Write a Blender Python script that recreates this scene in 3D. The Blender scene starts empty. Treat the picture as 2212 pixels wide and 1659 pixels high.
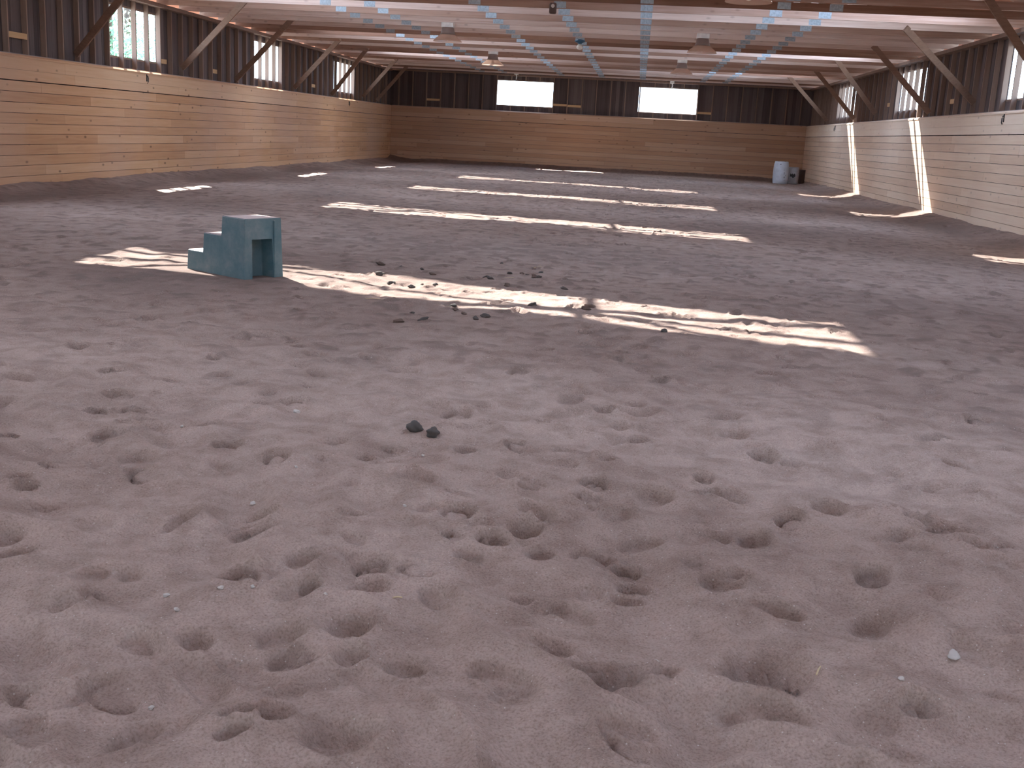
import bpy, math, random
import numpy as np
from mathutils import Vector

random.seed(7)
C = bpy.context.scene.collection
SC = bpy.context.scene

# ------------------------------------------------------------------ camera
W, D = 17.87, 48.31            # arena width and distance from camera plane to the far kick wall
KH, CH = 2.32, 3.85            # kick wall height, underside of the truss chords
CX, CZ = 10.90, 1.433
FPX, PITCH, ROLL, YAW = 2350.0, 0.2271, 0.0528, 0.1020
F = Vector((-math.sin(YAW)*math.cos(PITCH), math.cos(YAW)*math.cos(PITCH), -math.sin(PITCH)))
R0 = Vector((math.cos(YAW), math.sin(YAW), 0)); U0 = R0.cross(F)
RR = R0*math.cos(ROLL) + U0*math.sin(ROLL); UU = -R0*math.sin(ROLL) + U0*math.cos(ROLL)
cam = bpy.data.cameras.new('camera'); cam.sensor_width = 36; cam.lens = FPX/2212*36
cam.clip_start = .05; cam.clip_end = 400
co = bpy.data.objects.new('camera', cam); C.objects.link(co)
from mathutils import Matrix
m = Matrix((RR, UU, -F)).transposed().to_4x4(); m.translation = (CX, 0, CZ)
co.matrix_world = m
SC.camera = co

# ------------------------------------------------------------------ sky, sun, exposure
SX, SY = .77, -.88             # shift of a sunbeam per metre of fall
EXPOSURE = .88
SKY = 4.5
SUN = 26.0
world = bpy.data.worlds.new('sky'); SC.world = world; world.use_nodes = True
wn = world.node_tree.nodes; wl = world.node_tree.links; wn.clear()
tc = wn.new('ShaderNodeTexCoord'); sep = wn.new('ShaderNodeSeparateXYZ')
rmp = wn.new('ShaderNodeValToRGB'); bg = wn.new('ShaderNodeBackground'); wo = wn.new('ShaderNodeOutputWorld')
rmp.color_ramp.elements[0].position = 0.0; rmp.color_ramp.elements[0].color = (.66, .85, 1.0, 1)
rmp.color_ramp.elements[1].position = 0.8; rmp.color_ramp.elements[1].color = (.30, .52, .95, 1)
wl.new(tc.outputs['Generated'], sep.inputs[0]); wl.new(sep.outputs['Z'], rmp.inputs[0])
wl.new(rmp.outputs[0], bg.inputs[0]); wl.new(bg.outputs[0], wo.inputs[0]); bg.inputs[1].default_value = SKY
sun = bpy.data.lights.new('sun', 'SUN'); sun.energy = SUN; sun.angle = math.radians(.6); sun.color = (1, .97, .93)
so = bpy.data.objects.new('sun', sun); C.objects.link(so); so.location = (-20, 40, 40)
so.rotation_euler = Vector((SX, SY, -1)).to_track_quat('-Z', 'Y').to_euler()
SC.view_settings.view_transform = 'Standard'; SC.view_settings.look = 'None'
SC.view_settings.exposure = EXPOSURE; SC.view_settings.gamma = 1; SC.view_settings.use_curve_mapping = False
SC.cycles.use_denoising = True
SC.cycles.max_bounces = 14; SC.cycles.diffuse_bounces = 6; SC.cycles.transparent_max_bounces = 12
SC.cycles.sample_clamp_indirect = 12; SC.cycles.caustics_reflective = False; SC.cycles.caustics_refractive = False

# ------------------------------------------------------------------ layout data
WINZ = (2.575, 3.60)
LS, RS, FS = .623, .668, .618                    # stud spacing on each wall
LWIN = [(y, y+4*LS) for y in (-3.74, 4.98, 13.70, 22.42, 31.14, 39.86)]
RWIN = [(y, y+4*RS) for y in (-7.95, 1.40, 10.75, 20.75, 30.10, 39.45)]
FWIN = [(4.60, 4.60+4*FS), (10.74, 10.74+4*FS)]
BACK = -13.0
ROOFZ, SLOPE, RIDGE = 4.15, .28, W/2
PANL = [-10.54, -1.81, 5.67, 14.55, 23.20, 30.61, 38.09]
SKL = [0, 0, -.06, -.12, -.09, -.03, 0]           # left sheets skewed only to slant the sun stripes they cast
PANR = [-10.54, -1.81, 5.67, 13.15, 21.88, 31.85, 40.58]
PW = .64                                          # half width of a skylight

# ------------------------------------------------------------------ helpers
def tagit(o, label=None, cat=None, group=None, kind=None):
    if label: o['label'] = label
    if cat: o['category'] = cat
    if group: o['group'] = group
    if kind: o['kind'] = kind
    return o
def empty(name, loc=(0, 0, 0), rz=0, **k):
    o = bpy.data.objects.new(name, None); C.objects.link(o)
    o.location = loc; o.rotation_euler = (0, 0, rz); o.empty_display_size = .2
    return tagit(o, **k)

class MB:
    """collects boxes, beams, lathes, tubes and builds them as one mesh object"""
    def __init__(s): s.v = []; s.f = []; s.t = []; s.sm = []
    def add(s, vs, fs, tone=.5, smooth=False):
        n = len(s.v); s.v += [tuple(v) for v in vs]
        for f in fs: s.f.append(tuple(i+n for i in f)); s.t.append(tone); s.sm.append(smooth)
    def box(s, x0, x1, y0, y1, z0, z1, tone=.5):
        s.add([(x0, y0, z0), (x1, y0, z0), (x1, y1, z0), (x0, y1, z0), (x0, y0, z1), (x1, y0, z1), (x1, y1, z1), (x0, y1, z1)],
              [(0, 3, 2, 1), (4, 5, 6, 7), (0, 1, 5, 4), (1, 2, 6, 5), (2, 3, 7, 6), (3, 0, 4, 7)], tone)
    def beam(s, a, b, w, h, up=(0, 1, 0), tone=.5):
        a = Vector(a); b = Vector(b); d = (b-a).normalized(); u = Vector(up); u = (u-d*u.dot(d)).normalized(); r = d.cross(u)
        vs = [p + u*(su*w/2) + r*(sr*h/2) for p in (a, b) for su, sr in ((-1, -1), (1, -1), (1, 1), (-1, 1))]
        s.add(vs, [(0, 3, 2, 1), (4, 5, 6, 7), (0, 1, 5, 4), (1, 2, 6, 5), (2, 3, 7, 6), (3, 0, 4, 7)], tone)
    def lathe(s, prof, n=28, c=(0, 0, 0), tone=.5, cap=False):
        vs = []; fs = []
        for r, z in prof:
            for k in range(n):
                a = 2*math.pi*k/n; vs.append((c[0]+r*math.cos(a), c[1]+r*math.sin(a), c[2]+z))
        for j in range(len(prof)-1):
            for k in range(n):
                k2 = (k+1) % n; fs.append((j*n+k, j*n+k2, (j+1)*n+k2, (j+1)*n+k))
        if cap:
            fs.append(tuple(range(n))[::-1]); fs.append(tuple((len(prof)-1)*n+k for k in range(n)))
        s.add(vs, fs, tone, True)
    def tube(s, pts, r, n=8, tone=.5):
        pts = [Vector(p) for p in pts]; vs = []; fs = []
        for i, p in enumerate(pts):
            d = (pts[min(i+1, len(pts)-1)]-pts[max(i-1, 0)]).normalized()
            u = Vector((0, 0, 1)) if abs(d.z) < .9 else Vector((1, 0, 0)); u = (u-d*u.dot(d)).normalized(); q = d.cross(u)
            for k in range(n):
                a = 2*math.pi*k/n; vs.append(p+u*(r*math.cos(a))+q*(r*math.sin(a)))
        for i in range(len(pts)-1):
            for k in range(n):
                k2 = (k+1) % n; fs.append((i*n+k, i*n+k2, (i+1)*n+k2, (i+1)*n+k))
        fs.append(tuple(range(n))[::-1]); fs.append(tuple((len(pts)-1)*n+k for k in range(n)))
        s.add(vs, fs, tone, True)
    def mesh(s, name):
        me = bpy.data.meshes.new(name); me.from_pydata(s.v, [], s.f); me.update()
        ca = me.attributes.new('tone', 'FLOAT', 'FACE'); ca.data.foreach_set('value', s.t)
        me.polygons.foreach_set('use_smooth', s.sm)
        return me
    def build(s, name, mat, parent=None, bevel=0, **k):
        me = s.mesh(name); me.materials.append(mat)
        o = bpy.data.objects.new(name, me); C.objects.link(o)
        if parent: o.parent = parent
        if bevel:
            b = o.modifiers.new('bevel', 'BEVEL'); b.width = bevel; b.segments = 2; b.limit_method = 'ANGLE'
        return tagit(o, **k)

def copy_tree(o, parent=None):
    c = o.copy(); C.objects.link(c)
    if parent: c.parent = parent
    for ch in list(o.children): copy_tree(ch, c)
    return c

def holed(mb, put, u0, u1, v0, v1, holes, tone=None):
    us = sorted({u0, u1} | {h[i] for h in holes for i in (0, 1) if u0 < h[i] < u1})
    vs = sorted({v0, v1} | {h[i] for h in holes for i in (2, 3) if v0 < h[i] < v1})
    for i in range(len(us)-1):
        for j in range(len(vs)-1):
            mu = (us[i]+us[i+1])/2; mv = (vs[j]+vs[j+1])/2
            if any(h[0] < mu < h[1] and h[2] < mv < h[3] for h in holes): continue
            put(mb, us[i], us[i+1], vs[j], vs[j+1])

# ------------------------------------------------------------------ materials
def newmat(name):
    mt = bpy.data.materials.new(name); mt.use_nodes = True
    nt = mt.node_tree; b = nt.nodes['Principled BSDF']
    return mt, nt, b
def N(nt, t, **k):
    n = nt.nodes.new(t)
    for a, v in k.items(): setattr(n, a, v)
    return n
def ramp(nt, stops):
    r = N(nt, 'ShaderNodeValToRGB'); e = r.color_ramp.elements
    e[0].position, e[0].color = stops[0][0], (*stops[0][1], 1)
    e[1].position, e[1].color = stops[-1][0], (*stops[-1][1], 1)
    for p, c in stops[1:-1]:
        x = e.new(p); x.color = (*c, 1)
    return r
def mixc(nt, mode, fac, a, b):
    n = N(nt, 'ShaderNodeMix', data_type='RGBA', blend_type=mode)
    for sock, v in ((n.inputs['Factor'], fac), (n.inputs['A'], a), (n.inputs['B'], b)):
        if hasattr(v, 'is_output'): nt.links.new(v, sock)
        else: sock.default_value = v if not isinstance(v, tuple) else (*v, 1)
    return n.outputs['Result']

def wood(name, dark, mid, light, grain_axis=1, rough=.75, knots=.5, per_object=False, bump=.25, stain=None):
    """timber: tone attribute picks the board's own shade, stretched noise is the grain, sparse voronoi cells are knots"""
    mt, nt, b = newmat(name); L = nt.links
    tcx = N(nt, 'ShaderNodeTexCoord'); mp = N(nt, 'ShaderNodeMapping'); L.new(tcx.outputs['Object'], mp.inputs[0])
    sc = [14, 14, 14]; sc[grain_axis] = .55; mp.inputs['Scale'].default_value = sc
    at = N(nt, 'ShaderNodeAttribute', attribute_name='tone')
    val = at.outputs['Fac']
    if per_object:
        oi = N(nt, 'ShaderNodeObjectInfo'); ad = N(nt, 'ShaderNodeMath', operation='MULTIPLY_ADD')
        L.new(oi.outputs['Random'], ad.inputs[0]); ad.inputs[1].default_value = 1.0
        sb = N(nt, 'ShaderNodeMath', operation='SUBTRACT'); L.new(val, sb.inputs[0]); sb.inputs[1].default_value = .5
        L.new(sb.outputs[0], ad.inputs[2]); val = ad.outputs[0]
    n1 = N(nt, 'ShaderNodeTexNoise'); n1.inputs['Scale'].default_value = 1.6; n1.inputs['Detail'].default_value = 5; n1.inputs['Distortion'].default_value = .6
    L.new(mp.outputs[0], n1.inputs['Vector'])
    ma = N(nt, 'ShaderNodeMath', operation='MULTIPLY_ADD'); L.new(n1.outputs['Fac'], ma.inputs[0]); ma.inputs[1].default_value = .6
    s2 = N(nt, 'ShaderNodeMath', operation='SUBTRACT'); L.new(val, s2.inputs[0]); s2.inputs[1].default_value = .30; L.new(s2.outputs[0], ma.inputs[2])
    rp = ramp(nt, [(.0, dark), (.5, mid), (1, light)]); L.new(ma.outputs[0], rp.inputs[0]); col = rp.outputs[0]
    if knots:
        mk = N(nt, 'ShaderNodeMapping'); L.new(tcx.outputs['Object'], mk.inputs[0])
        ks = [5.2, 5.2, 5.2]; ks[grain_axis] = 2.6; mk.inputs['Scale'].default_value = ks
        vo = N(nt, 'ShaderNodeTexVoronoi'); vo.inputs['Scale'].default_value = 1; L.new(mk.outputs[0], vo.inputs['Vector'])
        kr = ramp(nt, [(.05, (1, 1, 1)), (.17, (0, 0, 0))]); L.new(vo.outputs['Distance'], kr.inputs[0])
        sk = N(nt, 'ShaderNodeSeparateColor'); L.new(vo.outputs['Color'], sk.inputs[0])
        gt = N(nt, 'ShaderNodeMath', operation='GREATER_THAN'); L.new(sk.outputs[0], gt.inputs[0]); gt.inputs[1].default_value = .45
        mu = N(nt, 'ShaderNodeMath', operation='MULTIPLY'); L.new(kr.outputs[0], mu.inputs[0]); L.new(gt.outputs[0], mu.inputs[1])
        mu2 = N(nt, 'ShaderNodeMath', operation='MULTIPLY'); L.new(mu.outputs[0], mu2.inputs[0]); mu2.inputs[1].default_value = knots
        col = mixc(nt, 'MIX', mu2.outputs[0], col, tuple(c*.35 for c in dark))
    if stain:
        ns = N(nt, 'ShaderNodeTexNoise'); ns.inputs['Scale'].default_value = .35; ns.inputs['Detail'].default_value = 3
        L.new(tcx.outputs['Object'], ns.inputs['Vector'])
        rs = ramp(nt, [(.42, (0, 0, 0)), (.68, (1, 1, 1))]); L.new(ns.outputs['Fac'], rs.inputs[0])
        mm = N(nt, 'ShaderNodeMath', operation='MULTIPLY'); L.new(rs.outputs[0], mm.inputs[0]); mm.inputs[1].default_value = stain[1]
        col = mixc(nt, 'MIX', mm.outputs[0], col, stain[0])
    L.new(col, b.inputs['Base Color']); b.inputs['Roughness'].default_value = rough
    b.inputs['Specular IOR Level'].default_value = .25
    bp = N(nt, 'ShaderNodeBump'); bp.inputs['Strength'].default_value = bump; bp.inputs['Distance'].default_value = .004
    L.new(n1.outputs['Fac'], bp.inputs['Height']); L.new(bp.outputs[0], b.inputs['Normal'])
    return mt

KD, KM, KL = (.48, .24, .115), (.67, .395, .215), (.78, .54, .34)
M = {}
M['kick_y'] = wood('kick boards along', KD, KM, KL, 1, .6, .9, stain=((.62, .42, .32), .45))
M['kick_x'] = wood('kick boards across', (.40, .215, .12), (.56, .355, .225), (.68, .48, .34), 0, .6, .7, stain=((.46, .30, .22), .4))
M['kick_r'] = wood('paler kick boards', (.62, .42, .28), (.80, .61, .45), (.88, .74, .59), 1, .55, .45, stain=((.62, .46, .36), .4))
M['stud'] = wood('framing timber', (.18, .12, .09), (.30, .21, .165), (.42, .31, .25), 2, .85, .2)
M['siding'] = wood('dark siding boards', (.075, .062, .062), (.145, .115, .112), (.21, .17, .162), 2, .9, .1)
M['plate'] = wood('dusty sill timber', (.26, .22, .20), (.36, .31, .29), (.46, .41, .39), 1, .9, 0)
M['chord'] = wood('truss timber', (.22, .12, .08), (.41, .275, .215), (.76, .64, .57), 0, .7, .3, per_object=True)
M['deck'] = wood('roof boards', (.34, .12, .06), (.50, .19, .10), (.60, .27, .15), 0, .8, .1)
M['brace'] = wood('brace timber', (.17, .10, .07), (.30, .20, .15), (.42, .30, .24), 0, .8, .2)
M['block'] = wood('fresh timber offcut', (.50, .32, .16), (.66, .45, .25), (.75, .55, .33), 1, .7, .2)

def simple(name, col, rough=.6, metal=0, noise=0, nscale=8, col2=None):
    mt, nt, b = newmat(name)
    b.inputs['Roughness'].default_value = rough; b.inputs['Metallic'].default_value = metal
    if noise:
        tcx = N(nt, 'ShaderNodeTexCoord'); n1 = N(nt, 'ShaderNodeTexNoise'); n1.inputs['Scale'].default_value = nscale; n1.inputs['Detail'].default_value = 6
        nt.links.new(tcx.outputs['Object'], n1.inputs['Vector'])
        c2 = col2 or tuple(c*(1-noise) for c in col)
        rp = ramp(nt, [(.35, c2), (.62, col)]); nt.links.new(n1.outputs['Fac'], rp.inputs[0]); nt.links.new(rp.outputs[0], b.inputs['Base Color'])
        bp = N(nt, 'ShaderNodeBump'); bp.inputs['Strength'].default_value = .2; bp.inputs['Distance'].default_value = .003
        nt.links.new(n1.outputs['Fac'], bp.inputs['Height']); nt.links.new(bp.outputs[0], b.inputs['Normal'])
    else: b.inputs['Base Color'].default_value = (*col, 1)
    return mt
M['gusset'] = simple('galvanised plate', (.40, .49, .55), .45, .15, .25, 30)
M['white_metal'] = simple('white enamel', (.88, .88, .84), .4, 0, .15, 10)
M['brown_shade'] = simple('smoked reflector', (.26, .19, .165), .5)
M['dark'] = simple('dark iron', (.03, .028, .03), .5, .3)
M['dark_brown'] = simple('dark brown casing', (.07, .035, .025), .5)
M['pale'] = simple('pale face', (.6, .55, .5), .5)
M['blue_dark'] = simple('dark blue fixture', (.02, .09, .16), .4)
M['bark'] = simple('bark', (.12, .08, .05), .9, 0, .4, 12)
M['grass'] = simple('dry gravel yard', (.30, .30, .27), .95, 0, .35, 3)
M['dung'] = simple('dark clod', (.105, .09, .08), .95, 0, .5, 60)
M['clod_brown'] = simple('damp sand clod', (.17, .115, .09), .95, 0, .4, 50)
M['stone'] = simple('pale stone', (.60, .55, .50), .7, 0, .25, 60)
M['straw'] = simple('straw', (.62, .50, .30), .7)
M['plastic_white'] = simple('scuffed white plastic', (.60, .66, .74), .45, 0, .12, 9)
M['plastic_grey'] = simple('scuffed grey plastic', (.46, .46, .48), .5, 0, .2, 9)

def translucent(name, col, through, clear):
    mt = bpy.data.materials.new(name); mt.use_nodes = True; nt = mt.node_tree; nt.nodes.clear()
    o = N(nt, 'ShaderNodeOutputMaterial'); a = N(nt, 'ShaderNodeBsdfTransparent'); t = N(nt, 'ShaderNodeBsdfTranslucent'); d = N(nt, 'ShaderNodeBsdfDiffuse')
    for n in (t, d): n.inputs['Color'].default_value = (*col, 1)
    m1 = N(nt, 'ShaderNodeMixShader'); m1.inputs[0].default_value = through
    nt.links.new(d.outputs[0], m1.inputs[1]); nt.links.new(t.outputs[0], m1.inputs[2])
    m2 = N(nt, 'ShaderNodeMixShader'); m2.inputs[0].default_value = clear
    nt.links.new(m1.outputs[0], m2.inputs[1]); nt.links.new(a.outputs[0], m2.inputs[2]); nt.links.new(m2.outputs[0], o.inputs[0])
    return mt
M['skylight'] = translucent('clouded clear roof sheet', (.92, .93, .93), .85, .62)
M['frosted'] = translucent('frosted window sheet', (.9, .92, .95), .9, .05)
M['shade'] = translucent('amber translucent reflector', (.80, .60, .48), .5, .42)
M['leaf'] = translucent('leaves', (.24, .38, .25), .5, 0)

# sand
def sand_mat():
    mt, nt, b = newmat('arena sand'); L = nt.links
    tcx = N(nt, 'ShaderNodeTexCoord'); P = tcx.outputs['Object']
    big = N(nt, 'ShaderNodeTexNoise'); big.inputs['Scale'].default_value = .35; big.inputs['Detail'].default_value = 6; big.inputs['Roughness'].default_value = .6; L.new(P, big.inputs['Vector'])
    r1 = ramp(nt, [(.33, (.345, .252, .210)), (.5, (.430, .322, .272)), (.68, (.500, .388, .334))]); L.new(big.outputs['Fac'], r1.inputs[0])
    med = N(nt, 'ShaderNodeTexNoise'); med.inputs['Scale'].default_value = 5; med.inputs['Detail'].default_value = 7; med.inputs['Roughness'].default_value = .65; L.new(P, med.inputs['Vector'])
    r2 = ramp(nt, [(.36, (.72, .69, .67)), (.56, (1, 1, 1)), (.75, (1.05, 1.04, 1.03))]); L.new(med.outputs['Fac'], r2.inputs[0])
    c = mixc(nt, 'MULTIPLY', .85, r1.outputs[0], r2.outputs[0])
    fine = N(nt, 'ShaderNodeTexNoise'); fine.inputs['Scale'].default_value = 140; fine.inputs['Detail'].default_value = 4; L.new(P, fine.inputs['Vector'])
    r3 = ramp(nt, [(.30, (.74, .72, .70)), (.5, (1, 1, 1)), (.72, (1.12, 1.12, 1.12))]); L.new(fine.outputs['Fac'], r3.inputs[0])
    c = mixc(nt, 'MULTIPLY', 1.0, c, r3.outputs[0])
    # darkened sand: wall shade put into the colour, plus prints, patches, farther floor
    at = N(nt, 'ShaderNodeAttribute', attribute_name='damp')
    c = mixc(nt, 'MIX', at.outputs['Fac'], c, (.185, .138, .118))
    # pale grit
    vo = N(nt, 'ShaderNodeTexVoronoi'); vo.inputs['Scale'].default_value = 55; L.new(P, vo.inputs['Vector'])
    kr = ramp(nt, [(.06, (1, 1, 1)), (.16, (0, 0, 0))]); L.new(vo.outputs['Distance'], kr.inputs[0])
    sk = N(nt, 'ShaderNodeSeparateColor'); L.new(vo.outputs['Color'], sk.inputs[0])
    gt = N(nt, 'ShaderNodeMath', operation='GREATER_THAN'); L.new(sk.outputs[0], gt.inputs[0]); gt.inputs[1].default_value = .74
    mu = N(nt, 'ShaderNodeMath', operation='MULTIPLY'); L.new(kr.outputs[0], mu.inputs[0]); L.new(gt.outputs[0], mu.inputs[1])
    c = mixc(nt, 'MIX', mu.outputs[0], c, (.62, .55, .50))
    L.new(c, b.inputs['Base Color']); b.inputs['Roughness'].default_value = .95; b.inputs['Specular IOR Level'].default_value = .1
    bp = N(nt, 'ShaderNodeBump'); bp.inputs['Strength'].default_value = .8; bp.inputs['Distance'].default_value = .005
    L.new(fine.outputs['Fac'], bp.inputs['Height'])
    n4 = N(nt, 'ShaderNodeTexNoise'); n4.inputs['Scale'].default_value = 28; n4.inputs['Detail'].default_value = 5; L.new(P, n4.inputs['Vector'])
    b2 = N(nt, 'ShaderNodeBump'); b2.inputs['Strength'].default_value = .8; b2.inputs['Distance'].default_value = .018
    n4.inputs['Roughness'].default_value = .7; L.new(n4.outputs['Fac'], b2.inputs['Height']); L.new(bp.outputs[0], b2.inputs['Normal']); L.new(b2.outputs[0], b.inputs['Normal'])
    return mt
M['sand'] = sand_mat()

# ------------------------------------------------------------------ floor: trodden sand, hoof and boot prints
rng = np.random.default_rng(11)
def vnoise(x, y, seed):
    r = np.random.default_rng(seed); T = r.random((256, 256)).astype(np.float32)
    xi = np.floor(x).astype(int); yi = np.floor(y).astype(int); fx = x-xi; fy = y-yi
    fx = fx*fx*(3-2*fx); fy = fy*fy*(3-2*fy)
    a = T[xi & 255, yi & 255]; b = T[(xi+1) & 255, yi & 255]; c = T[xi & 255, (yi+1) & 255]; d = T[(xi+1) & 255, (yi+1) & 255]
    return (a*(1-fx)+b*fx)*(1-fy)+(c*(1-fx)+d*fx)*fy - .5
ys = [1.75]
while ys[-1] < D+.35: ys.append(ys[-1] + .0024*ys[-1]**1.15)
back = list(np.arange(BACK-.3, 1.75, .25)); YS = np.array(back+ys)
xr = [0.]
while xr[-1] < 11.2: xr.append(xr[-1] + .0065 + .0045*xr[-1])
xr = np.array(xr); XS = np.concatenate([10.6-xr[::-1], 10.6+xr[1:]]); XS = XS[(XS > -.3) & (XS < W+.3)]
XS[0] = -.3; XS[-1] = W+.3
GX, GY = np.meshgrid(XS, YS)
H = .050*vnoise(GX*.55, GY*.55, 1) + .040*vnoise(GX*1.5+7, GY*1.5, 2) + .026*vnoise(GX*3.6, GY*3.6+3, 3) + .013*vnoise(GX*8, GY*8, 4) + .006*vnoise(GX*19, GY*19, 5) + .003*vnoise(GX*45, GY*45, 6)
H -= .03*np.abs(vnoise(GX*2.3+.6*GY, GY*2.0, 8))
H += .046*np.interp(GY, [0, 3, 8], [1, 1, .3])*(np.abs(vnoise(GX*4.3+.8*GY, GY*3.1, 14))*-2+.5)
H *= np.interp(GY, [0, 4, 9, 16], [1.6, 1.2, .6, .45])
edge = np.minimum(GX, W-GX)
rag = .9+.5*vnoise(GX*.3, GY*.9, 9)
H += .10*np.exp(-(edge/.33)**2)*rag - .045*np.exp(-((edge-1.1)/.5)**2)
ef = D-GY
H += .12*np.exp(-(ef/.4)**2) - .03*np.exp(-((ef-1.3)/.6)**2)
DM = .55*np.exp(-((edge-.75)/.55)**2)*(.75+.9*vnoise(GX*1.3, GY*1.3, 21)) + .6*np.exp(-((ef-.6)/.6)**2)  # weaker light along the foot of the walls, put into the sand colour
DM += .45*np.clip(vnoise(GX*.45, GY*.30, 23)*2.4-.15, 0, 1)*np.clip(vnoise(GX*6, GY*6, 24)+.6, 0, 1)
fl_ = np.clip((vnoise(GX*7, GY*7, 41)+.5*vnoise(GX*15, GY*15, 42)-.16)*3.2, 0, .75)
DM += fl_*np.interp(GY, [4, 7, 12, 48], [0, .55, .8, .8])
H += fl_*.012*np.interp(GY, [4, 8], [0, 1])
far_tone = np.interp(GY, [5.5, 9, 40, 46], [0, .26, .22, .1])*(1+1.2*vnoise(GX*.5+.3*GY, GY*.35, 51))  # broad darker tone beyond the foreground, varied by noise
DM += far_tone
def stamp(x, y, a, b, ang, depth, kind=0, sharp=.35, rim=.28):
    R_ = max(a, b)*1.9
    j0, j1 = np.searchsorted(YS, y-R_), np.searchsorted(YS, y+R_); i0, i1 = np.searchsorted(XS, x-R_), np.searchsorted(XS, x+R_)
    if j1-j0 < 2 or i1-i0 < 2: return
    gx = GX[j0:j1, i0:i1]-x; gy = GY[j0:j1, i0:i1]-y
    wob = 1+.25*vnoise(gx*14+x*31, gy*14+y*17, 31)
    ca, sa = math.cos(ang), math.sin(ang); u = (gx*ca+gy*sa)/a*wob; v = (-gx*sa+gy*ca)/b*wob; r = np.sqrt(u*u+v*v)
    t = np.clip((1.05-r)/sharp, 0, 1); bowl = t*t*(3-2*t)
    if kind == 1:      # horseshoe groove round a raised middle
        g = np.exp(-((r-.82)/.16)**2)*(1/(1+np.exp(-(v+.35)*9)))
        dh = -depth*g - depth*.25*bowl
    elif kind == 2:    # pit with crumbled clods at its foot
        dh = -depth*bowl*(.75+.25*np.clip(v+.3, -1, 1)) + depth*.9*bowl*np.clip(vnoise(gx*38, gy*38, int(x*97) % 89)*2+.1, 0, 1)*(r < .75)
    else:              # slanting pit, deepest at one end
        dh = -depth*bowl*(.75+.35*np.clip(u, -1, 1))
    dh = dh + depth*rim*np.exp(-((r-1.25)/.22)**2)*(.6+.6*vnoise(gx*9+x, gy*9, 33)+.2*v)
    H[j0:j1, i0:i1] += dh
    DM[j0:j1, i0:i1] += (.10+.25*(kind == 2))*bowl*min(1., depth/.05)  # sand a little darker inside the print
for _ in range(5200):
    y = 1.9 + 46*rng.random()**1.35; x = .2 + (W-.4)*rng.random()
    s_ = .062*rng.uniform(.6, 1.3)
    stamp(x, y, s_*rng.uniform(1., 1.6), s_*rng.uniform(.75, 1.05), rng.uniform(0, math.pi), rng.uniform(.012, .046)*(1+.03*y), int(rng.choice([0, 0, 0, 1, 2])), rng.uniform(.3, .8))
PR = [(9.75, 3.1, .068, .07, 2), (9.98, 3.1, .032, .04, 0), (10.16, 3.13, .069, .07, 0), (9.9, 3.27, .056, .055, 0), (9.99, 2.78, .071, .08, 0), (10.17, 2.85, .066, .07, 0), (9.34, 2.8, .05, .05, 0), (9.63, 2.64, .055, .045, 0), (10.31, 2.25, .097, .06, 0), (9.83, 2.19, .052, .08, 0), (10.13, 2.31, .044, .05, 0), (9.65, 3.52, .072, .09, 2), (9.36, 3.57, .049, .07, 0), (8.98, 3.13, .057, .07, 2), (8.88, 3.27, .045, .05, 0), (10.13, 3.32, .069, .08, 2), (10.38, 2.64, .062, .055, 0), (10.22, 2.67, .044, .045, 0), (11.36, 2.81, .125, .115, 2), (10.97, 3.52, .053, .06, 1), (10.99, 3.36, .058, .055, 2), (11.43, 3.21, .085, .055, 0), (11.27, 3.37, .078, .07, 0), (10.92, 4.03, .065, .09, 0), (10.9, 2.69, .069, .065, 2), (11.34, 2.6, .122, .06, 0), (11.75, 4.23, .068, .08, 0), (12.18, 4.12, .095, .08, 2), (10.76, 2.84, .073, .06, 0), (10.67, 3.56, .05, .065, 0), (10.49, 3.61, .066, .06, 2), (10.33, 3.81, .069, .08, 1), (10.1, 4.19, .076, .11, 0), (10.82, 4.36, .06, .09, 1), (10.92, 5.46, .056, .085, 0), (10.22, 4.74, .055, .08, 2), (9.8, 4.54, .045, .06, 0), (10.86, 4.74, .054, .07, 0), (11.6, 5.06, .07, .08, 2), (10.05, 5.48, .074, .10, 1), (8.62, 4.49, .075, .09, 2), (9.17, 4.51, .06, .08, 1), (9.45, 4.37, .06, .08, 1), (11.49, 5.45, .075, .08, 0), (12.48, 5.09, .06, .08, 2), (9.19, 5.46, .072, .09, 1), (9.57, 6.38, .085, .10, 1), (8.49, 5.0, .05, .075, 1), (8.36, 4.93, .05, .075, 1), (11.07, 4.3, .079, .08, 0), (11.27, 3.87, .071, .06, 0), (12.24, 3.9, .063, .065, 0), (10.6, 3.93, .063, .07, 0)]
for i, (x, y, a, b, k) in enumerate(PR):
    big = a > .09
    stamp(x, y, a, b, rng.uniform(-.5, .3), .052 if not big else .062, k, .42 if not big else .5, .36)
for (p, q, a, dep) in [((9.77, 2.60), (9.96, 2.42), .05, .034), ((9.25, 2.66), (9.51, 2.42), .075, .035), ((10.38, 3.02), (10.66, 2.95), .07, .03), ((8.99, 5.18), (9.58, 3.6), .11, .022), ((10.2, 2.62), (10.55, 2.35), .05, .018)]:
    L_ = math.dist(p, q); stamp((p[0]+q[0])/2, (p[1]+q[1])/2, L_/2+a*.6, a, math.atan2(q[1]-p[1], q[0]-p[0]), dep, 0, .6, .4)
def ground(x, y):
    j = min(np.searchsorted(YS, y), len(YS)-1); i = min(np.searchsorted(XS, x), len(XS)-1); return float(H[j, i])
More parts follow.
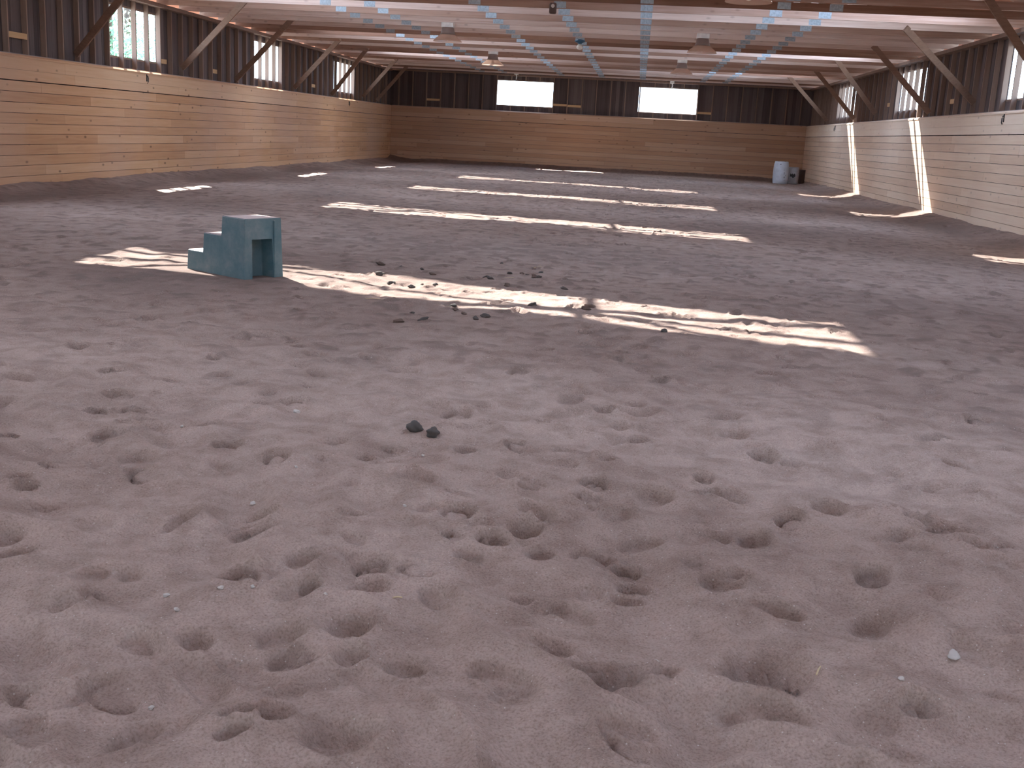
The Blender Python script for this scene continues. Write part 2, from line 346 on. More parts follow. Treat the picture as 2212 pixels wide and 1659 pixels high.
# sand settles level round the mounting block and the barrels
for (x, y, r) in ((7.18, 9.82, .62), (16.55, 44.75, .5), (17.12, 45.3, .4)):
    k = np.clip(1.6-np.hypot(GX-x, GY-y)/r, 0, 1); H = H*(1-k)+0*k
ny, nx = GX.shape
me = bpy.data.meshes.new('floor'); me.vertices.add(nx*ny)
me.vertices.foreach_set('co', np.stack([GX, GY, H], -1).astype(np.float32).ravel())
idx = np.arange(nx*ny).reshape(ny, nx); q = np.stack([idx[:-1, :-1], idx[:-1, 1:], idx[1:, 1:], idx[1:, :-1]], -1).reshape(-1)
nq = (nx-1)*(ny-1); me.loops.add(nq*4); me.loops.foreach_set('vertex_index', q.astype(np.int32))
me.polygons.add(nq); me.polygons.foreach_set('loop_start', np.arange(0, nq*4, 4, dtype=np.int32))
me.polygons.foreach_set('use_smooth', np.ones(nq, dtype=bool))
me.update(); me.validate()
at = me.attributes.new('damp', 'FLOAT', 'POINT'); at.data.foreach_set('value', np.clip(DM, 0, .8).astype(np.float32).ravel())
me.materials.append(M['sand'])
fo = bpy.data.objects.new('floor', me); C.objects.link(fo); tagit(fo, kind='structure')

g = MB(); g.box(-90, 110, -70, 140, -.60, -.35); g.build('ground_outside', M['grass'], kind='structure')

# ------------------------------------------------------------------ walls
def kick_panel(L0, L1, put, rows_seed):
    mb = MB(); r = random.Random(rows_seed); z = KH-.056; hts = [.205, .195]+[.183]*12; k = 0
    while z > -.15:
        h = hts[min(k, len(hts)-1)]; gap = .008 if k not in (1,) else .018
        if k == 0: gap = .003
        x = L0 - r.uniform(0, 4)
        base = .68 if k < 2 else .45
        while x < L1:
            ln = r.choice([3.66, 4.27, 4.88]); a, b = max(x, L0), min(x+ln, L1)
            if b-a > .05: put(mb, a+.0015, b-.0015, z-h+gap, z, min(.98, max(.05, base+r.uniform(-.2, .2))))
            x += ln
        z -= h; k += 1
    return mb
def make_wall(side):
    """siding behind studs above a boarded kick wall"""
    wins, sp = {'left': (LWIN, LS), 'right': (RWIN, RS), 'far': (FWIN, FS), 'back': ([], .61)}[side]
    if side == 'left':   P = lambda d, u, z: (-d, u, z)
    if side == 'right':  P = lambda d, u, z: (W+d, u, z)
    if side == 'far':    P = lambda d, u, z: (u, D+d, z)
    if side == 'back':   P = lambda d, u, z: (u, BACK-d, z)
    u0, u1 = (BACK-.26, D+.26) if side in ('left', 'right') else (-.27, W+.27)
    top = 3.85 if side in ('left', 'right') else None
    def bx(mb, d0, d1, a, b, z0, z1, tone=.5):
        p, q = P(d0, a, z0), P(d1, b, z1)
        mb.box(min(p[0], q[0]), max(p[0], q[0]), min(p[1], q[1]), max(p[1], q[1]), z0, z1, tone)
    r = random.Random(side)
    holes = [(a, b, WINZ[0], WINZ[1]) for a, b in wins]
    mb = MB()
    # siding: planks .15 wide
    bd = list(np.arange(u0, u1, .152))+[u1]
    ztop = 3.85 if top else 6.0
    cuts = sorted(set([round(float(v), 4) for v in bd] + [round(v, 4) for h in holes for v in h[:2]]))
    for a, b in zip(cuts[:-1], cuts[1:]):
        if b-a < .004: continue
        mid = (a+b)/2; t = r.uniform(.2, .8); dj = r.uniform(0, .008)
        zt = ztop if top else ROOFZ+SLOPE*min(max(mid, 0), max(W-mid, 0))-.02
        if side == 'back':
            if 5.5 < mid < 12.5: bx(mb, .24+dj, .262, a+.002, b-.002, 3.6, zt, t); continue
        segs = [(-.4, zt)]
        for h in holes:
            if h[0] < mid < h[1]: segs = [(-.4, h[2]), (h[3], zt)]
        for s0, s1 in segs: bx(mb, .24+dj, .262, a, b, s0, s1, t)
    wall = mb.build('wall_'+side, M['siding'], kind='structure')
    # kick boards
    kk0, kk1 = (BACK, D) if side in ('left', 'right') else (0.0, W)
    def putk(m_, a, b, z0, z1, tone): bx(m_, 0, .038, a, b, z0, z1, tone)
    if side == 'back':
        for a, b, sd in ((0, 5.4, 'b1'), (12.6, W, 'b2')):
            kick_panel(a, b, putk, sd).build('kick_board', M['kick_x'], wall)
    else:
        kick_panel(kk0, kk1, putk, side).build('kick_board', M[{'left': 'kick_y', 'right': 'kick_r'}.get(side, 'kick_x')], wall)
    # cap, sill plate, top plate
    spans = [(kk0, kk1)] if side != 'back' else [(0, 5.4), (12.6, W)]
    pm = MB(); tm = MB(); cp = MB()
    for a, b in spans:      # cap board, front edge slanted so it catches slivers of sun
        pr = [(-.014, KH-.055), (-.014, KH-.030), (.018, KH), (.05, KH), (.05, KH-.055)]
        va = [P(d_, a, z_) for d_, z_ in pr]; vb = [P(d_, b, z_) for d_, z_ in pr]
        cp.add(va+vb, [(0, 1, 2, 3, 4), (9, 8, 7, 6, 5)]+[(i, 5+i, 5+(i+1) % 5, (i+1) % 5) for i in range(5)], .62)
    cp.build('kick_cap', M[{'left': 'kick_y', 'right': 'kick_r'}.get(side, 'kick_x')], wall)
    n = int((u1-u0)/sp)
    first = wins[0][0] if wins else .3
    us = sorted({round(first+sp*k, 4) for k in range(-60, 120) if u0+.2 < first+sp*k < u1-.2})
    if side == 'back': us = [u for u in us if u < 5.4 or u > 12.6]
    for a, b in spans: bx(pm, .045, .238, a, b, KH-.06, KH+.015, .7)
    pm.build('sill_plate', M['plate'], wall)
    if top: bx(tm, .04, .238, u0, u1, 3.77, 3.85, .4); tm.build('top_plate', M['stud'], wall)
    for u in us:
        lim = (.8 if side == 'right' and False else 0)
        s_ = MB(); zt = 3.77 if top else (3.83 + 0*lim)
        inwin = any(a+.05 < u < b-.05 for a, b in wins)
        if side == 'far' and inwin:
            bx(s_, .135, .238, u-.019, u+.019, KH+.015, WINZ[0]-.04, .5); bx(s_, .135, .238, u-.019, u+.019, WINZ[1]+.04, zt, .5)
        else: bx(s_, .135, .238, u-.019, u+.019, KH+.015, zt, r.uniform(.3, .7))
        s_.build('stud', M['stud'], wall)
    if side == 'far':
        t2 = MB(); bx(t2, .03, .238, 0, W, 3.80, 3.87, .4); t2.build('top_plate', M['stud'], wall)
    return wall
walls = {s: make_wall(s) for s in ('left', 'right', 'far', 'back')}

# window openings: rough sill, header and jambs
wi = 1
def window(side, a, b, frosted=False):
    global wi
    mb = MB()
    if side in ('left', 'right'):
        x0, x1 = ((-.176, -.05) if side == 'left' else (W+.05, W+.176)); z0, z1 = WINZ
        # plain sawn sill and head pieces fitted between the studs
        sp = LS if side == 'left' else RS
        for k in range(4):
            p, q_ = a+sp*k+.02, a+sp*(k+1)-.02
            xo = (-.268, -.236) if side == 'left' else (W+.236, W+.268)
            mb.box(xo[0], xo[1], p, q_, z0-.038, z0, .6); mb.box(xo[0], xo[1], p, q_, z1, z1+.038, .5)
    else:
        z0, z1 = WINZ
        mb.box(a, b, D+.236, D+.268, z0-.038, z0, .6); mb.box(a, b, D+.236, D+.268, z1, z1+.038, .5)
    o = mb.build('window_%d' % wi, M['stud'], kind='structure')
    if frosted:
        p = MB(); p.box(a+.01, b-.01, D+.22, D+.225, WINZ[0], WINZ[1]); p.build('window_pane', M['frosted'], o)  # frosted sheet added to keep a direct sun patch off the floor
    wi += 1
    return o
for a, b in LWIN: window('left', a, b)
window('far', *FWIN[0]); window('far', *FWIN[1], frosted=True)
for a, b in RWIN: window('right', a, b)

# timber blocks between studs (parts of the walls)
def block(side, a, z, ln=None):
    mb = MB()
    if side == 'left': mb.box(-.175, -.135, a, a+(ln or LS-.04), z, z+.10)
    if side == 'right': mb.box(W+.135, W+.175, a, a+(ln or RS-.04), z, z+.10)
    if side == 'far': mb.box(a, a+(ln or FS-.04), D+.135, D+.175, z, z+.09)
    mb.build('blocking', M['block'], walls[side])
def snap(u, first, sp): return first+sp*round((u-first)/sp)+.02
block('left', snap(18.9, 22.42, LS), 2.60); block('left', snap(24.95, 22.42, LS), 2.56, .3); block('left', snap(28.0, 22.42, LS), 2.52, .3)
block('left', snap(36.5, 22.42, LS), 2.56, .4); block('right', snap(33.4, 30.1, RS), 2.72, .35); block('right', snap(26.5, 30.1, RS), 2.60, .35)
block('far', snap(1.5, 4.6, FS), 2.60); block('far', snap(7.07, 4.6, FS), 2.64); block('far', snap(7.69, 4.6, FS), 2.62); block('far', snap(13.22, 4.6, FS), 2.60)

# ------------------------------------------------------------------ roof (structure: ceiling) with clear sheets let in
def zr(x): return ROOFZ + SLOPE*(x if x < RIDGE else W-x)
OV = .85
def slab(mb, xa, xb, ya, yb, tone=.5, t=.03, lift=0, ka=0, kb=0, xm=0):
    """roof sheet between xa and xb; its edges may run a little askew (ka, kb metres per metre about xm)"""
    vs = [(xa, ya+ka*(xa-xm), zr(xa)+lift), (xb, ya+ka*(xb-xm), zr(xb)+lift), (xb, yb+kb*(xb-xm), zr(xb)+lift), (xa, yb+kb*(xa-xm), zr(xa)+lift)]
    vs += [(x, y, z+t) for x, y, z in vs]
    mb.add(vs, [(0, 3, 2, 1), (4, 5, 6, 7), (0, 1, 5, 4), (1, 2, 6, 5), (2, 3, 7, 6), (3, 0, 4, 7)], tone)
rf = MB(); rr = random.Random(3)
for x0, x1, pans, hx, sk in ((-OV, RIDGE, PANL, (1.85, 7.8), SKL), (RIDGE, W+OV, PANR, (11.4, 17.0), [0]*7)):
    xm = sum(hx)/2
    for a, b in ((x0, hx[0]), (hx[1], x1)): slab(rf, a, b, BACK-.6, D+.9, .5)
    ed = [(BACK-.6, 0)]
    for p, k_ in zip(pans, sk): ed += [(p-PW, k_), (p+PW, k_)]
    ed.append((D+.9, 0))
    for i in range(0, len(ed), 2): slab(rf, hx[0], hx[1], ed[i][0], ed[i+1][0], rr.uniform(.3, .7), ka=ed[i][1], kb=ed[i+1][1], xm=xm)
    for p, k_ in zip(pans, sk):
        mb = MB(); slab(mb, hx[0]-.05, hx[1]+.05, p-PW-.04, p+PW+.04, t=.004, lift=.032, ka=k_, kb=k_, xm=xm)
        mb.build('window_%d' % wi, M['skylight'], kind='structure'); wi += 1
rf.build('ceiling', M['deck'], kind='structure')

# ------------------------------------------------------------------ roof trusses
PX = [4.06, 5.02, 7.45, 9.15, 10.85, 13.33, 14.26]
TS = 1.247
ORD = 'first second third fourth fifth sixth seventh eighth ninth tenth eleventh twelfth thirteenth fourteenth fifteenth sixteenth seventeenth eighteenth nineteenth twentieth twenty-first twenty-second twenty-third twenty-fourth twenty-fifth twenty-sixth twenty-seventh twenty-eighth twenty-ninth thirtieth'.split()
def make_truss():
    t = empty('roof_truss')
    bc = MB(); joints = [-.24, 5.02, 10.85, W+.24]
    for a, b in zip(joints[:-1], joints[1:]): bc.box(a, b, -.019, .019, 3.85, 3.99, random.uniform(.4, .6))
    bc.build('bottom_chord', M['chord'], t)
    for xa, xb in ((-.24, RIDGE), (W+.24, RIDGE)):
        tc_ = MB(); za = ROOFZ-.078 + SLOPE*(-.24); zb = zr(RIDGE)-.078
        tc_.beam((xa, 0, za), (xb, 0, zb), .038, .14); tc_.build('top_chord', M['chord'], t)
    tops = [2.2, 4.55, 6.2, RIDGE, 11.7, 13.4, 15.8]; seq = []
    lo = [4.06, 7.45, 10.85, 14.26]
    for l_, (a, b) in zip(lo, ((2.2, 6.2), (6.2, RIDGE), (RIDGE, 12.2), (12.2, 15.8))):
        for x in (a, b):
            w_ = MB(); w_.beam((l_, 0, 3.97), (x, 0, zr(x)-.1), .038, .085); w_.build('web', M['chord'], t)
    for x in PX:
        gp = MB(); gp.box(x-.12, x+.12, -.0215, .0215, 3.865, 3.985); gp.build('gusset_plate', M['gusset'], t)
    return t
proto = make_truss(); nt_ = 0; k = 0
while True:
    y = D-.87-TS*k
    if y < BACK+.3: break
    o = proto if k == 0 else copy_tree(proto)
    o.location = (0, y + (.2 if 13.5 < y < 15.5 else 0), 0)
    if y > 14:
        lab = 'timber roof truss with grey joint plates, %s from the far wall' % ORD[k]
    else: lab = 'timber roof truss with grey joint plates spanning the arena above the camera'
    tagit(o, lab, 'roof truss', 'roof trusses across the arena'); k += 1

# ------------------------------------------------------------------ knee braces
BL = [((-.10, 20.95, 2.47), (2.03, 19.5, 3.95), 'thick knee brace crossing the nearest left-hand window'),
      ((-.045, 25.9, 2.52), (2.10, 24.3, 3.95), 'long pale knee brace between the first two windows on the left wall'),
      ((-.03, 29.4, 2.42), (1.95, 28.1, 3.95), 'dark knee brace crossing the middle left-hand window'),
      ((-.045, 34.6, 2.45), (1.68, 33.7, 3.95), 'pale knee brace between the middle and farthest left-hand windows'),
      ((-.045, 38.9, 2.40), (1.60, 37.4, 3.95), 'dark knee brace crossing the farthest left-hand window'),
      ((-.045, 43.4, 2.50), (1.50, 42.4, 3.95), 'pale knee brace just past the farthest left-hand window'),
      ((-.045, 45.7, 2.42), (1.10, 46.4, 3.95), 'dim knee brace closest to the far corner of the left wall')]
BR = [((W+.045, 20.2, 2.45), (16.35, 19.4, 3.95), 'dark knee brace at the top right crossing the nearest right-hand window'),
      ((W+.045, 24.9, 2.55), (16.05, 23.7, 3.88), 'long knee brace on the right wall between the nearest and middle windows'),
      ((W+.045, 28.5, 2.42), (16.40, 28.6, 3.95), 'dark knee brace crossing the middle right-hand window'),
      ((W+.045, 34.9, 2.55), (16.35, 33.4, 3.95), 'knee brace on the right wall between the middle and farthest windows'),
      ((W+.045, 38.2, 2.45), (16.40, 37.8, 3.95), 'dark knee brace crossing the farthest right-hand window'),
      ((W+.045, 43.6, 2.48), (16.15, 42.2, 3.95), 'thin knee brace closest to the far corner of the right wall')]
for lst, sg in ((BL, -1), (BR, 1)):
    for a, b, lab in lst:
        mb = MB(); a = Vector(a); b = Vector(b); d = (b-a).normalized()
        mb.beam(a, b, .045, .13, up=(0, 1, 0), tone=random.uniform(.3, .7))
        mb.build('knee_brace', M['brace'], label=lab, cat='brace', group='knee braces along the side walls')

# ------------------------------------------------------------------ high-bay lamps
def make_lamp():
    t = empty('high_bay_lamp')
    b = MB(); b.box(-.15, .15, -.11, .115, 3.83, 3.945); b.build('ballast_box', M['white_metal'], t, .01)
    n = MB(); n.lathe([(.13, 3.83), (.15, 3.80), (.165, 3.72), (.19, 3.66)], 32, cap=True); n.build('lamp_neck', M['brown_shade'], t)
    s = MB(); s.lathe([(.19, 3.66), (.23, 3.62), (.29, 3.575), (.345, 3.52), (.35, 3.50), (.338, 3.50), (.28, 3.57), (.18, 3.655)], 40); s.build('lamp_shade', M['shade'], t)
    bl = MB(); bl.lathe([(.0, 3.52), (.035, 3.53), (.05, 3.57), (.035, 3.62), (.03, 3.66)], 16); bl.build('bulb', M['white_metal'], t)
    return t
lp = make_lamp()
LMP = [(12.36, 17.37, 'bell shaped high-bay lamp cut off by the top edge of the photo'),
       (6.08, 27.35, 'bell shaped high-bay lamp on the left, nearer of the two left-hand lamps'),
       (12.22, 27.35, 'bell shaped high-bay lamp on the right, nearer of the two whole right-hand lamps'),
       (6.04, 36.06, 'small bell shaped high-bay lamp above the left far window'),
       (12.06, 36.06, 'small bell shaped high-bay lamp above the right far window')]
for i, (x, y, lab) in enumerate(LMP):
    o = lp if i == 0 else copy_tree(lp); o.location = (x, y, 0); tagit(o, lab, 'lamp', 'high-bay lamps under the trusses')

# junction boxes with conduit over the far windows
for x, z, lab, zt in ((5.44, 3.92, 'small white electric box with short conduit above the left far window', 3.66), (12.1, 3.86, 'small white electric box with bent conduit above the right far window', 3.62)):
    t = empty('electric_box', (x, D-.06, 0), label=lab, cat='electric box', group='electric boxes on the far wall')
    b = MB(); b.box(-.085, .085, -.05, .05, z-.07, z+.10); b.build('box_body', M['white_metal'], t, .008)
    c = MB(); c.tube([(0, -.01, z-.07), (.02, -.01, z-.14), (.01, .0, z-.22), (.0, .03, zt)], .022); c.build('conduit', M['white_metal'], t)
t = empty('sensor_box', (9.02, 22.44, 0), label='small dark brown box with a pale round centre on a truss chord', cat='box')
b = MB(); b.box(-.07, .07, -.06, .045, 3.74, 3.95); b.build('casing', M['dark_brown'], t, .03)
b = MB()
vs = [(.036*math.cos(a*math.pi/10), -.066, 3.885+.036*math.sin(a*math.pi/10)) for a in range(20)]
vs += [(v[0], -.055, v[2]) for v in vs]
b.add(vs, [tuple(range(20))[::-1]] + [(i, (i+1) % 20, 20+(i+1) % 20, 20+i) for i in range(20)]); b.build('round_face', M['pale'], t)
t = empty('bulb_holder', (9.16, 29.86, 0), label='dark blue bulb holder with white bulb hanging under the middle of the trusses', cat='light')
b = MB(); b.lathe([(.02, 3.90), (.13, 3.88), (.14, 3.84), (.06, 3.80), (.04, 3.78)], 20, cap=True); b.build('holder', M['blue_dark'], t)
b = MB(); b.lathe([(.035, 3.78), (.08, 3.73), (.09, 3.69), (.06, 3.65), (.01, 3.635)], 20, cap=True); b.build('bulb', M['white_metal'], t)

# tie hooks on the kick walls
def hook(x, y, z, sg, lab):
    t = empty('tie_hook', (x, y, z), 0, label=lab, cat='hook', group='iron hooks on the kick boards')
    b = MB(); b.box(min(0, sg*.012), max(0, sg*.012), -.02, .02, -.09, .07); b.build('back_plate', M['dark'], t)
    c = MB(); c.tube([(sg*.008, 0, .03), (sg*.03, 0, .02), (sg*.038, 0, -.02), (sg*.036, 0, -.10), (sg*.02, 0, -.13)], .012); c.build('hook_arm', M['dark'], t)
hook(0, 23.85, 2.20, 1, 'dark iron hook on the left kick boards below the nearest left window')
hook(0, 41.1, 2.20, 1, 'dark iron hook on the left kick boards below the farthest left window')
hook(W, 22.6, 2.20, -1, 'dark iron hook on the right kick boards near the right edge of the photo')
hook(W, 41.3, 2.20, -1, 'dark iron hook on the right kick boards beside the farther sunlit strip')

# ------------------------------------------------------------------ mounting block
def teal_mat():
    mt, nt, b = newmat('faded teal plastic'); L = nt.links
    tcx = N(nt, 'ShaderNodeTexCoord'); P = tcx.outputs['Object']
    n1 = N(nt, 'ShaderNodeTexNoise'); n1.inputs['Scale'].default_value = 5; n1.inputs['Detail'].default_value = 7; n1.inputs['Roughness'].default_value = .7; L.new(P, n1.inputs['Vector'])
    r1 = ramp(nt, [(.30, (.06, .14, .17)), (.5, (.11, .18, .20)), (.72, (.19, .23, .24))]); L.new(n1.outputs['Fac'], r1.inputs[0])
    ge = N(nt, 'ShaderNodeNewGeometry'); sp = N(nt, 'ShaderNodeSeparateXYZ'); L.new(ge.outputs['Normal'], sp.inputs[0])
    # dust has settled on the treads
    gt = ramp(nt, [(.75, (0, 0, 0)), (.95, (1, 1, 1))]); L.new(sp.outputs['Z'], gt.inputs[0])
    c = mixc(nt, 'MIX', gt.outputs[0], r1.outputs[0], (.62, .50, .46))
    L.new(c, b.inputs['Base Color']); b.inputs['Roughness'].default_value = .55
    return mt
M['teal'] = teal_mat()
A = Vector((6.68, 10.02)); B = Vector((7.43, 9.53)); ux = (B-A).normalized(); ang = math.atan2(ux.y, ux.x)
LB = (B-A).length; WB = .44; HB = .545
mbk = empty('mounting_block', (A.x, A.y, .0), ang, label='teal plastic three step mounting block standing in the sand at the left', cat='mounting block')
def teal_body():
    mb = MB(); pr = [(0, -.04), (LB, -.04), (LB-.015, HB), (LB-.355, HB), (LB-.365, .365), (LB-.635, .365), (LB-.645, .185), (.012, .185)]
    ins = .018
    n = len(pr); va = []; vb = []
    for x, z in pr:
        k = ins*max(0, z)/HB
        va.append((x, k, z)); vb.append((x, WB-k, z))
    # end face at x = LB carries the hand hole, so it is built apart from the sweep
    mb.add(va+vb, [tuple(range(n)), tuple(range(2*n-1, n-1, -1))] + [(i, n+i, n+(i+1) % n, (i+1) % n) for i in range(n) if i not in (0, 1)], .5)
    x0 = LB; y0, y1, z0, z1 = .09, WB-.12, -.04, .36
    def e(y, z): return (LB-.015*max(0, z)/HB, y, z)
    vs = [e(0, -.04), e(y0, z0), e(y0, z1), e(y1+.0, z1), e(y1+.015, z0), e(WB, -.04), e(WB-ins, HB), e(ins, HB)]
    mb.add(vs, [(0, 1, 2, 7), (2, 3, 6, 7), (3, 4, 5, 6)], .5)
    # the recess: walls going in and a back
    dp = .16
    fr = [e(y0, z0), e(y0, z1), e(y1, z1), e(y1+.015, z0)]; bk = [(p[0]-dp, p[1]*.96+.01, p[2]*.98) for p in fr]
    mb.add(fr+bk, [(0, 4, 5, 1), (1, 5, 6, 2), (2, 6, 7, 3), (4, 7, 6, 5)], .5)
    return mb
body = teal_body().build('step_body', M['teal'], mbk, .006)
rb = MB()
for yy in (WB-.105,):
    rb.box(LB-.010, LB+.004, yy, yy+.012, .0, HB-.02)
rb.build('moulded_rib', M['teal'], mbk)
tr = MB(); tr.box(LB-.352, LB-.016, .022, WB-.022, HB, HB+.004); tr.build('top_tread', M['teal'], mbk)
tr = MB(); tr.box(LB-.630, LB-.362, .018, WB-.018, .365, .369); tr.build('middle_tread', M['teal'], mbk)
tr = MB(); tr.box(.016, LB-.642, .012, WB-.012, .185, .189); tr.build('lower_tread', M['teal'], mbk)

# ------------------------------------------------------------------ barrels in the far corner
t = empty('plastic_barrel', (16.55, 44.75, 0), .3, label='large white plastic barrel in the far right corner, left of the smaller one', cat='barrel')
b = MB(); b.lathe([(.0, .0), (.27, .0), (.285, .02), (.30, .20), (.305, .30), (.30, .32), (.305, .34), (.30, .52), (.303, .54), (.30, .56), (.285, .74), (.27, .80), (.26, .82), (.262, .85), (.24, .86), (.235, .83), (.0, .83)], 40)
b.build('barrel_body', M['plastic_white'], t)
b = MB(); b.lathe([(.0, .83), (.035, .83), (.035, .86), (.0, .865)], 14, (.12, -.05, 0)); b.lathe([(.0, .83), (.03, .83), (.03, .86), (.0, .865)], 14, (-.13, .03, 0)); b.build('bung', M['dark'], t)
b = MB()
for k, (an, z, w_, h_) in enumerate([(-1.55, .36, .03, .10), (-1.50, .22, .05, .07), (-1.35, .30, .02, .05), (-1.6, .50, .02, .06), (-2.1, .74, .10, .03), (-1.45, .12, .04, .03)]):
    vs = [((.3065)*math.cos(an+du), (.3065)*math.sin(an+du), z+dz) for du, dz in ((-w_, 0), (w_, .01), (w_*.8, h_), (-w_*.7, h_*.9))]
    b.add(vs, [(0, 1, 2, 3)])
b.build('dark_scuffs', M['dark'], t)
t = empty('plastic_drum', (17.12, 45.35, 0), 1.1, label='smaller pale grey drum with a dark label beside the white barrel', cat='barrel')
b = MB(); b.lathe([(.0, .0), (.20, .0), (.215, .02), (.22, .30), (.222, .32), (.218, .55), (.205, .60), (.215, .61), (.215, .64), (.19, .65), (.0, .645)], 36); b.build('drum_body', M['plastic_grey'], t)
b = MB(); n = 8; vs = []
for i in range(n+1):
    a_ = -3.35+.95*i/n; vs += [(.2235*math.cos(a_), .2235*math.sin(a_), .26+.03*math.sin(i)), (.2235*math.cos(a_), .2235*math.sin(a_), .39+.03*math.cos(2*i))]
b.add(vs, [(2*i, 2*i+2, 2*i+3, 2*i+1) for i in range(n)]); b.build('drum_label', M['dark'], t)
t = MB(); t.lathe([(.0, .0), (.10, .0), (.12, .05), (.125, .52), (.13, .56), (.11, .57), (.0, .56)], 24, (17.52, 45.75, 0)); t.build('dark_bin', M['dark_brown'], label='dark narrow bin standing behind the grey drum in the corner', cat='bin')

# ------------------------------------------------------------------ clods, stones and straw lying in the sand
def lump(seed, n=3, amp=.38):
    import bmesh
    bm = bmesh.new(); bmesh.ops.create_icosphere(bm, subdivisions=n, radius=1)
    r = random.Random(seed); ph = [r.uniform(0, 9) for _ in range(6)]
    for v in bm.verts:
        p = v.co; k = 1+amp*(.5*math.sin(2.3*p.x+ph[0])*math.sin(2.9*p.y+ph[1])+.35*math.sin(5*p.z+ph[2]+3*p.x)+.25*math.sin(8*p.y+ph[3])*math.sin(7*p.x+ph[4])+.10*math.sin(17*p.z+ph[5])*math.sin(15*p.x+13*p.y))
        v.co = p*k
    me = bpy.data.meshes.new('lump'); bm.to_mesh(me); bm.free()
    for f in me.polygons: f.use_smooth = True
    return me
lumps = [lump(s) for s in range(5)]; dl = []; 
def place(name, me, mat, x, y, s, rz, **k):
    o = bpy.data.objects.new(name, me.copy()); o.data.materials.append(mat); C.objects.link(o)
    o.location = (x, y, ground(x, y)+s[2]*.45); o.scale = s; o.rotation_euler = (random.uniform(-.3, .3), random.uniform(-.3, .3), rz)
    return tagit(o, **k)
place('dung_lump', lumps[0], M['dung'], 9.93, 4.97, (.040, .034, .028), .4, label='dark lump of dung in the foreground, left one of the close pair', cat='dung lump')
place('dung_lump', lumps[1], M['dung'], 10.03, 4.93, (.036, .032, .025), 1.4, label='dark lump of dung in the foreground, right one of the close pair', cat='dung lump')
CL = [(8.28, 11.29), (8.52, 11.17), (8.77, 11.06), (8.94, 10.76), (9.53, 10.73), (9.48, 12.03), (9.79, 11.26), (9.86, 11.21), (9.97, 11.48), (9.75, 10.31), (8.48, 10.4), (8.68, 10.04), (8.96, 10.11), (9.45, 8.97), (9.80, 8.42), (9.51, 8.74), (9.74, 8.29), (10.1, 9.14), (10.59, 9.23), (11.2, 8.33), (9.19, 8.52), (9.18, 8.05), (9.08, 10.14), (9.66, 11.27), (10.56, 9.11), (9.48, 10.78), (8.9, 9.9), (9.6, 8.6), (9.35, 8.15), (10.0, 10.9), (9.95, 11.0), (10.3, 10.3)]
for i, (x, y) in enumerate(CL):
    s = random.uniform(.014, .034)
    place('sand_clod', lumps[i % 5], M['dung' if i % 3 else 'clod_brown'], x, y, (s*1.5, s, s*.62), i*.9, label='small dark clod on the sand round the nearest sunlit strip, right of the mounting block', cat='clod', group='dark clods round the nearest sunlit strip')
ST = [(9.25, 5.29, .018, 'white pebble on the sand left of the dung lumps'), (10.05, 4.58, .009, None), (9.83, 3.0, .008, None), (9.74, 2.97, .009, None), (9.66, 2.83, .011, None), (9.59, 2.92, .010, None), (11.91, 3.01, .018, 'pale chip of stone near the lower right corner'), (11.06, 2.84, .010, None), (11.71, 2.79, .011, None), (9.57, 4.26, .009, None), (8.88, 4.71, .008, None), (9.51, 3.9, .013, None), (10.12, 3.86, .008, None), (11.28, 3.35, .007, None), (10.05, 3.03, .007, None), (9.8, 2.35, .008, None), (11.2, 2.25, .010, None)]
for i, (x, y, s, lab) in enumerate(ST):
    place('pebble', lumps[(i+2) % 5], M['stone'], x, y, (s, s*.8, s*.6), i*1.3, label=lab or 'tiny pale pebble among the foreground hoof prints', cat='pebble', **({} if lab else {'group': 'tiny pebbles in the foreground sand'}))
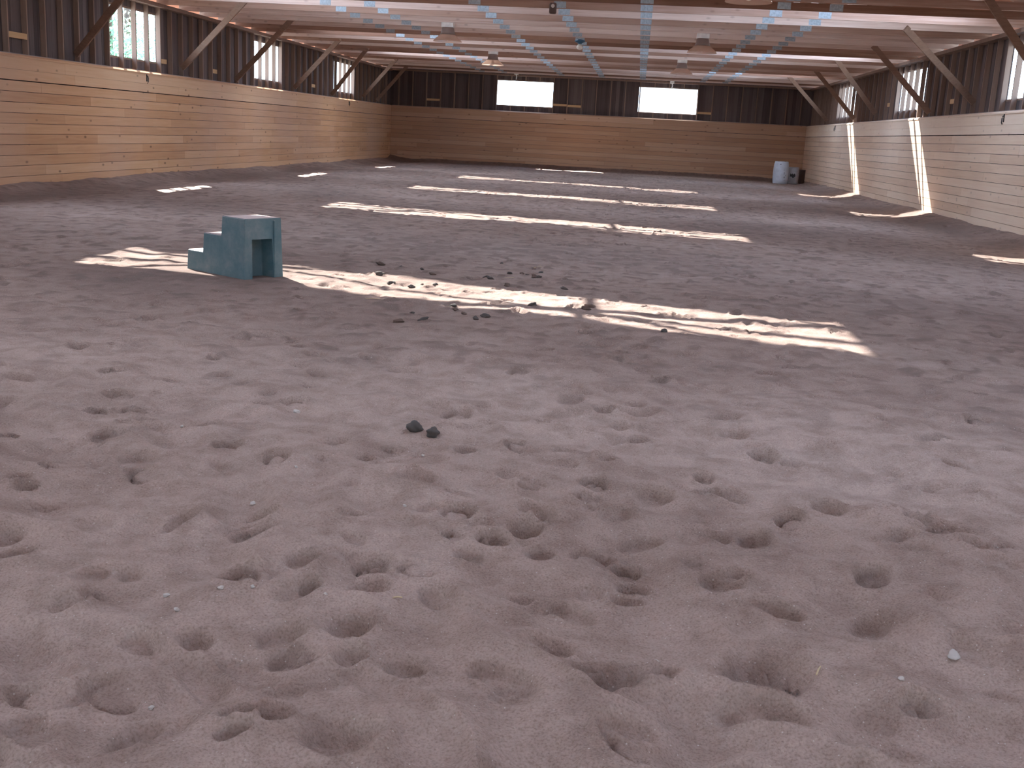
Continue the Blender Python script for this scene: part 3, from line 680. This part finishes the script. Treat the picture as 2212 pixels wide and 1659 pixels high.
for i, (x, y, a_, ln) in enumerate([(11.5, 2.83, 1.2, .05), (9.70, 10.9, .3, .10), (10.27, 3.05, .1, .03), (8.75, 9.0, .2, .12), (9.9, 11.9, .8, .12)]):
    mb = MB(); z = ground(x, y)+.006; mb.tube([(x-ln*math.cos(a_)/2, y-ln*math.sin(a_)/2, z), (x, y, z+.004), (x+ln*math.cos(a_)/2, y+ln*math.sin(a_)/2, z+.002)], .0025, 5)
    labs = ['pale wisp of straw in the big hoof print at the lower right', 'wisp of straw among the clods behind the nearest sunlit strip', 'short straw bit at the edge of a foreground hoof print', 'pale wisp of straw in front of the nearest sunlit strip', 'pale wisp of straw on the dark sand beyond the clods']
    mb.build('straw_wisp', M['straw'], label=labs[i], cat='straw')

# ------------------------------------------------------------------ trees outside the left windows
def tree(x, y, h, r, seed, lab):
    rd = random.Random(seed); t = empty('leafy_tree', (x, y, -.35), label=lab, cat='tree')
    tk = MB(); tk.tube([(0, 0, 0), (.05, .03, h*.3), (-.05, .1, h*.6), (0, 0, h*.85)], .16, 8)
    for k in range(6):
        a_ = k*1.05; z0 = h*(.3+.08*k); tk.tube([(0, 0, z0), (math.cos(a_)*r*.4, math.sin(a_)*r*.4, z0+.5), (math.cos(a_)*r*.8, math.sin(a_)*r*.8, z0+.9)], .05, 6)
    tk.build('trunk', M['bark'], t)
    lf = MB(); cl = [(rd.gauss(0, r*.45), rd.gauss(0, r*.45), h*.6+rd.gauss(0, h*.17)) for _ in range(46)]
    for c in cl:
        for _ in range(70):
            p = Vector(c)+Vector([rd.gauss(0, .32) for _ in range(3)]); a_ = Vector([rd.gauss(0, 1) for _ in range(3)]).normalized(); b_ = a_.cross(Vector([rd.gauss(0, 1) for _ in range(3)])).normalized()
            l_ = rd.uniform(.06, .13); lf.add([p-a_*l_, p+b_*l_*.4, p+a_*l_, p-b_*l_*.4], [(0, 1, 2, 3)], rd.random())
    lf.build('foliage', M['leaf'], t)
tree(-9.6, 41.6, 6.8, 2.5, 1, 'leafy green tree outside, seen through the near half of the nearest left window')
tree(-11.2, 46.6, 7.2, 2.6, 2, 'leafy green tree outside, seen through the far half of the nearest left window')
